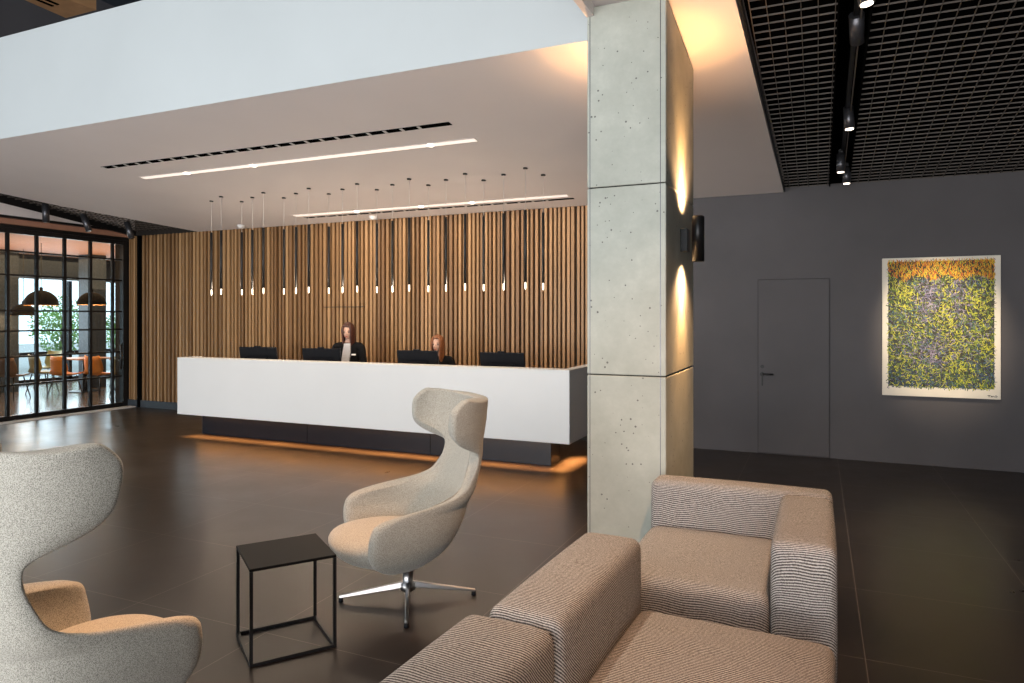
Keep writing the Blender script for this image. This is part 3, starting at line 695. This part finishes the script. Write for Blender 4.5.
# ================================================================== PAINTING
pt = thing('painting', 'unframed abstract painting of yellow, green and violet strokes on the back wall', 'painting', (1.228, YW, 1.542))
bev(MB().box(-.56, .56, -.042, -.002, -.775, .77).build('canvas', M['canvas'], pt), .004, 2)
PAINT = [(.70, .26, .01), (.78, .45, .02), (.55, .10, .02), (.62, .60, .06), (.42, .46, .04), (.16, .24, .04), (.05, .10, .03), (.20, .16, .26), (.32, .28, .38), (.10, .10, .18), (.03, .05, .12), (.08, .16, .22), (.55, .55, .42), (.03, .02, .02)]
pm = [flat('paint', c, .6) for c in PAINT]
def strokes():
    b = MB(); rr = random.Random(11); NS_ = 9500
    for i in range(NS_):
        x = rr.uniform(-.505, .505); z = rr.uniform(-.675, .735); v = (z + .675) / 1.41
        if v > .865 + .02 * math.sin(x * 23): pal = [0, 1, 1, 0, 2, 3, 13, 13, 0, 1]; ang = rr.gauss(90, 26)
        else:
            nz = noise.noise(Vector((x * 4.2, z * 3.2, 3.1))) + rr.gauss(0, .16)
            violet = math.exp(-((x + .10) / .10) ** 2 - ((z - .38) / .25) ** 2) + .8 * math.exp(-((x - .18) / .09) ** 2 - ((z - .35) / .3) ** 2) + .8 * math.exp(-((x + .08) / .2) ** 2 - ((z + .30) / .16) ** 2)
            if rr.random() < .95 * violet: pal = [7, 8, 9, 8, 13, 7, 11, 13, 9]
            elif v < .22: pal = [6, 10, 11, 5, 13, 10, 9, 3] if nz < .12 else [4, 3, 13, 6, 10, 5]
            elif nz > .04: pal = [3, 4, 3, 13, 5, 13, 6, 13]
            elif nz > -.14: pal = [4, 5, 9, 13, 3, 13, 6, 8]
            else: pal = [5, 6, 4, 13, 9, 11, 13, 13]
            ang = rr.choice((rr.gauss(70, 25), rr.gauss(115, 20), rr.gauss(0, 15)))
        m = rr.choice(pal); ln = rr.uniform(.010, .026); wv = rr.uniform(.0022, .0052)
        if m == 13: wv *= .75
        e = max(abs(x) - .475, 0) / .03
        if e > 0 and rr.random() < .4 * e: continue
        a = R(ang); dx, dz = math.cos(a), math.sin(a); y = -.0428 - .002 * rr.random() - i * 2e-7
        P_ = [(x - dx * ln - dz * wv, z - dz * ln + dx * wv), (x - dx * ln + dz * wv, z - dz * ln - dx * wv), (x + dx * ln + dz * wv * .5, z + dz * ln - dx * wv * .5), (x + dx * ln - dz * wv * .5, z + dz * ln + dx * wv * .5)]
        P_ = [(max(-.535, min(.535, p[0])), max(-.72, min(.758, p[1]))) for p in P_]
        f = b.bm.faces.new([b.bm.verts.new((p[0], y, p[1])) for p in P_]); f.material_index = m
    return b
def paint_obj():
    b = strokes(); me = bpy.data.meshes.new('paint_layer'); b.bm.to_mesh(me); b.bm.free()
    for m in pm: me.materials.append(m)
    o = bpy.data.objects.new('paint_layer', me); C.objects.link(o); o.parent = pt
paint_obj()
MB().box(-.50, .50, -.0425, -.042, -.665, .725).build('underpaint', flat('olive_underpaint', (.045, .05, .03), .7, var=.5, scale=14), pt)
sg = MB()
for i, (a, c) in enumerate((((.44, -.735), (.468, -.735)), ((.454, -.735), (.452, -.752)), ((.470, -.752), (.478, -.736)), ((.478, -.736), (.486, -.752)), ((.49, -.738), (.505, -.75)), ((.505, -.736), (.525, -.736)), ((.51, -.750), (.53, -.744)))):
    sg.tube((a[0], -.044, a[1]), (c[0], -.044, c[1]), .0028, None, 6)
sg.build('signature', pm[13], pt)
spot('painting_spot', (1.0, 6.6, 3.45), (1.228, 8.9, 1.52), 680, (1, .80, .56), 29, 1.0, .03)

# ================================================================== PEOPLE
def skinned(chains, radii, sub=1):
    """chains: list of (start index or None, [(point, radius), ...]); returns an evaluated smooth mesh"""
    me = bpy.data.meshes.new('tmp'); vs, es, rs = [], [], []
    names = {}
    for key, start, pts in chains:
        prev = names[start] if start is not None else None
        for k, (p, r) in enumerate(pts):
            vs.append(p); rs.append(r); i = len(vs) - 1
            if prev is not None: es.append((prev, i))
            prev = i; names['%s%d' % (key, k)] = i
        names[key] = prev
    me.from_pydata(vs, es, [])
    o = bpy.data.objects.new('tmp', me); C.objects.link(o)
    mo = o.modifiers.new('skin', 'SKIN'); mo.use_smooth_shade = True
    sk = me.skin_vertices[0].data
    for i, r in enumerate(rs):
        sk[i].radius = r if isinstance(r, tuple) else (r, r); sk[i].use_root = (i == 0)
    m2 = o.modifiers.new('sub', 'SUBSURF'); m2.levels = sub + 1
    return o
def bake(o, name, mat, parent, extra=None, voxel=None):
    if extra is not None or voxel:
        if voxel:
            r = o.modifiers.new('remesh', 'REMESH'); r.mode = 'VOXEL'; r.voxel_size = voxel; r.use_smooth_shade = True
    dg = bpy.context.evaluated_depsgraph_get(); me = bpy.data.meshes.new_from_object(o.evaluated_get(dg))
    me.name = name; me.materials.clear(); me.materials.append(mat)
    for p in me.polygons: p.use_smooth = True
    n = bpy.data.objects.new(name, me); C.objects.link(n); n.parent = parent
    bpy.data.objects.remove(o)
    return n
def head_mesh(bm, T):
    """a head 0.225 high, centre at origin, face towards -Y"""
    NU, NV = 28, 22; rings = []
    for i in range(NV + 1):
        th = math.pi * i / NV; z = math.cos(th); r = math.sin(th); ring = []
        for j in range(NU):
            ph = 2 * math.pi * j / NU; cx, cy = math.cos(ph) * r, math.sin(ph) * r
            X, Y, Z = cx * .074, cy * .094 + .008, z * .114
            fr = max(0, -cy)
            if z < -.1: X *= 1 - .34 * (-z - .1) / .9; Y = Y - .016 * fr * (-z)
            nose = math.exp(-((cx / .13) ** 2)) * math.exp(-((z + .14) / .20) ** 2) * fr; Y -= .022 * nose * (1 if z < .05 else .6)
            for sx in (-.42, .42): Y += .010 * math.exp(-(((cx - sx) / .2) ** 2 + ((z - .06) / .13) ** 2)) * fr
            Y -= .007 * math.exp(-((cx / .25) ** 2 + ((z + .48) / .10) ** 2)) * fr
            Y -= .010 * math.exp(-((cx / .3) ** 2 + ((z + .85) / .15) ** 2)) * fr
            ring.append(bm.verts.new(T @ Vector((X, Y, Z))))
        rings.append(ring)
    for A, B in zip(rings, rings[1:]):
        for j in range(NU):
            k = (j + 1) % NU
            try: bm.faces.new((A[j], B[j], B[k], A[k]))
            except ValueError: pass
    bmesh.ops.remove_doubles(bm, verts=bm.verts[:], dist=1e-4)
def hand_chain(key, start, wr, d, side):
    """five fingers rooted in the palm; wr wrist, d unit direction of the hand, side = thumb direction"""
    d = d.normalized(); up = Vector((0, 0, 1)); s = side.normalized(); out = []
    palm = wr + d * .045
    out.append((key + 'p', start, [(wr + d * .02, (.022, .016)), (palm, (.034, .015))]))
    for i, (o_, ln) in enumerate(((.026, .066), (.009, .076), (-.009, .071), (-.026, .056))):
        b0 = palm + s * o_ + d * .035
        out.append((key + 'f%d' % i, key + 'p', [(b0, .0095), (b0 + d * ln * .5 - up * .008, .0085), (b0 + d * ln - up * .024, .007)]))
    b0 = wr + d * .03 + s * .034
    out.append((key + 't', key + 'p0', [(b0, .011), (b0 + d * .03 + s * .016 - up * .006, .0095), (b0 + d * .052 + s * .018 - up * .014, .008)]))
    return out
def receptionist(label, loc, rz, seated, hair, head_tilt, head_turn, blouse):
    t = thing('person', label, 'person', loc, rz)
    V = Vector
    if seated: ph = .50; sh = 1.09; lean = -.04
    else: ph = .84; sh = 1.25; lean = -.05
    pel = V((0, 0, ph)); chest = V((0, lean * .6, (ph + sh) / 2 + .06)); nb = V((0, lean, sh + .03)); nk = V((0, lean - .012, sh + .085))
    hc = V((0, lean - .03, sh + .195))
    ch = [('t', None, [(pel, (.15, .11)), (V((0, lean * .3, ph + .16)), (.125, .095)), (chest, (.145, .10)), (V((0, lean, sh - .04)), (.13, .085)), (nb, (.055, .052)), (nk, (.047, .047)), (nk + V((0, -.005, .05)), (.045, .047))])]
    elbz = sh - .27; hands = []
    tz = .80; ty = -.30 if not seated else -.28
    for sx in (-1, 1):
        k = 'a' if sx < 0 else 'b'
        shd = V((sx * .175, lean + .005, sh - .015)); elb = V((sx * .225, lean - .05, elbz)); wr = V((sx * .14, ty, tz))
        ch.append((k, 't3', [(V((sx * .11, lean, sh - .015)), .062), (shd, .055), ((shd + elb) / 2, .044), (elb, .038), ((elb + wr) / 2, .034), (wr, (.026, .022))]))
        hands.append((k, wr, (wr - elb), sx))
    for k, wr, d_, sx in hands:
        ch += hand_chain(k + 'h', k, wr, V((d_.x * .3, d_.y, min(0, d_.z) * .15)), V((-sx, 0, 0)))
    legs = []
    for sx in (-1, 1):
        k = 'l' if sx < 0 else 'm'
        if seated: pts = [(V((sx * .09, -.05, ph - .0)), .085), (V((sx * .10, -.24, ph)), .075), (V((sx * .10, -.43, ph - .01)), .058), (V((sx * .10, -.41, .28)), .05), (V((sx * .10, -.38, .075)), .034), (V((sx * .10, -.47, .035)), .032), (V((sx * .10, -.53, .028)), .025)]
        else: pts = [(V((sx * .09, 0, ph - .10)), .088), (V((sx * .092, -.005, ph - .24)), .075), (V((sx * .095, -.01, .46)), .056), (V((sx * .095, .01, .30)), .050), (V((sx * .095, .02, .08)), .034), (V((sx * .10, -.07, .035)), .032), (V((sx * .10, -.14, .028)), .025)]
        ch.append((k, 't0', pts)); legs.append((k, pts))
    sk = skinned(ch, None)
    # join head to the body surface before remeshing so that the figure is one skin
    dg = bpy.context.evaluated_depsgraph_get(); me = bpy.data.meshes.new_from_object(sk.evaluated_get(dg)); bpy.data.objects.remove(sk)
    T = Matrix.Translation(hc) @ Matrix.Rotation(R(head_turn), 4, 'Z') @ Matrix.Rotation(R(head_tilt), 4, 'X')
    bm = bmesh.new(); bm.from_mesh(me); head = bmesh.new(); head_mesh(head, T)
    for sx in (-1, 1): bmesh.ops.create_uvsphere(head, u_segments=10, v_segments=8, radius=1, matrix=T @ Matrix.Translation((sx * .076, .014, -.008)) @ Matrix.Diagonal((.010, .017, .030, 1)))
    hm = bpy.data.meshes.new('h'); head.to_mesh(hm); head.free(); bm.from_mesh(hm); me2 = bpy.data.meshes.new('body'); bm.to_mesh(me2); bm.free()
    bo = bpy.data.objects.new('tmpb', me2); C.objects.link(bo)
    bake(bo, 'body', M['skin'], t, voxel=.0065)
    for sx in (-1, 1):
        e = MB(); bmesh.ops.create_uvsphere(e.bm, u_segments=10, v_segments=8, radius=1, matrix=T @ Matrix.Translation((sx * .031, -.073, .007)) @ Matrix.Diagonal((.013, .007, .006, 1))); e.build('eye', M['eye'], t)
        e = MB(); bmesh.ops.create_uvsphere(e.bm, u_segments=10, v_segments=8, radius=1, matrix=T @ Matrix.Translation((sx * .031, -.079, .026)) @ Matrix.Diagonal((.018, .006, .003, 1))); e.build('eyebrow', hair, t)
    e = MB(); bmesh.ops.create_uvsphere(e.bm, u_segments=12, v_segments=8, radius=1, matrix=T @ Matrix.Translation((0, -.093, -.055)) @ Matrix.Diagonal((.021, .008, .008, 1))); e.build('lips', M['lips'], t)
    # hair: a cap parted over the forehead with long locks falling beside the face
    hb = MB(); NU, NV = 40, 26; rows = []
    for i in range(NV + 1):
        a = i / NV; ring = []
        for j in range(NU + 1):
            ph = R(-58) + (2 * math.pi - R(64)) * j / NU   # open at the front (-Y)
            back = .5 + .5 * math.sin(ph)
            if a < .45:
                th = a / .45 * math.pi / 2; r = math.sin(th); z = math.cos(th) * .128
            else:
                r = 1 - .10 * (a - .45); z = -(a - .45) / .55 * (.20 + .03 * math.sin(ph * 7))
            wob = 1 + .03 * math.sin(ph * 9 + a * 5)
            ring.append(hb.bm.verts.new(T @ Vector((math.cos(ph) * r * .090 * wob, math.sin(ph) * r * .110 * wob + .014, z))))
        rows.append(ring)
    for A, B in zip(rows, rows[1:]):
        for j in range(NU): hb.bm.faces.new((A[j], A[j + 1], B[j + 1], B[j])).smooth = True
    # fringe closing the crown over the forehead
    fr_ = []
    for i in range(7):
        a = i / 6 * .25; th = a / .45 * math.pi / 2; ring = []
        for j in range(13):
            ph = R(-122) + R(64) * j / 12
            ring.append(hb.bm.verts.new(T @ Vector((math.cos(ph) * math.sin(th) * .090, math.sin(ph) * math.sin(th) * .110 + .014, math.cos(th) * .128 + .0))))
        fr_.append(ring)
    for A, B in zip(fr_, fr_[1:]):
        for j in range(12): hb.bm.faces.new((A[j], A[j + 1], B[j + 1], B[j])).smooth = True
    ho = hb.build('hair', hair, t); m_ = ho.modifiers.new('solidify', 'SOLIDIFY'); m_.thickness = .014; m_.offset = 0
    # jacket and trousers follow the body with a little ease
    E = .016
    tor = [(pel + V((0, 0, -.06)), (.172, .13)), (V((0, lean * .3, ph + .16)), (.146, .118)), (chest, (.166, .125)), (V((0, lean, sh - .035)), (.145, .10)), (V((0, lean + .012, sh + .012)), (.075, .062))]
    jc = [('t', None, tor)]
    for key, start, pts in ch:
        if key in ('a', 'b'): jc.append((key, 't3', [(p, (r if isinstance(r, float) else r[0]) + E) for p, r in pts[:-1]] + [(pts[-2][0] * .12 + pts[-1][0] * .88, .044)]))
    bake(skinned(jc, None), 'jacket', M['suit'], t, voxel=.009)
    tc = [('t', None, [(pel, (.165, .125)), (pel + V((0, 0, -.03)), (.16, .12))])]
    for k, pts in legs: tc.append((k, 't1', [(p, r + .014) for p, r in pts[:5]]))
    bake(skinned(tc, None), 'trousers', M['suit'], t, voxel=.010)
    for k, pts in legs: bake(skinned([('s', None, [(pts[4][0] - V((0, 0, .03)), .042), (pts[5][0], .036), (pts[6][0] + V((0, -.02, 0)), .029)])], None), 'shoe', M['suit'], t)
    if blouse:
        bl = MB(); yy = lean - .115
        P_ = [(-.035, sh + .03), (.045, sh + .03), (.050, sh - .10), (.028, sh - .24), (.012, ph + .10), (-.075, ph + .10), (-.072, sh - .20), (-.055, sh - .08)]
        f = [bl.bm.verts.new((p[0], yy - .022 * (1 - abs(p[1] - chest.z) / .4), p[1])) for p in P_]; bl.bm.faces.new(f)
        g = bmesh.ops.extrude_face_region(bl.bm, geom=bl.bm.faces[:]); bmesh.ops.translate(bl.bm, verts=[v for v in g['geom'] if isinstance(v, bmesh.types.BMVert)], vec=(0, .09, 0))
        bl.build('blouse', M['blouse'], t)
    bev(MB().box(.065, .125, lean - .142, lean - .118, sh - .135, sh - .115).build('name_badge', M['badge'], t), .002)
    return t
receptionist('woman with auburn hair standing at the desk in a black jacket over a pale blouse', (-6.10, 8.10, 0), R(26), False, M['hair1'], 12, -6, True)
receptionist('woman with copper hair seated behind the monitor in a black top', (-4.67, 8.14, 0), R(20), True, M['hair2'], 4, -8, False)
st = thing('office_chair', 'black office stool under the seated receptionist', 'chair', (-4.67, 8.14, 0), R(20))
MB().rbox(-.22, .22, -.25, .20, .34, .40, .025, 4).build('seat', M['plastic'], st)
MB().tube((0, 0, .06), (0, 0, .345), .025, None, 12).build('gas_lift', M['steel'], st)
for k in range(5): MB().tube((0, 0, .08), (.27 * math.cos(k * 1.2566), .27 * math.sin(k * 1.2566), .03), .018, .014, 8).build('leg', M['plastic'], st)
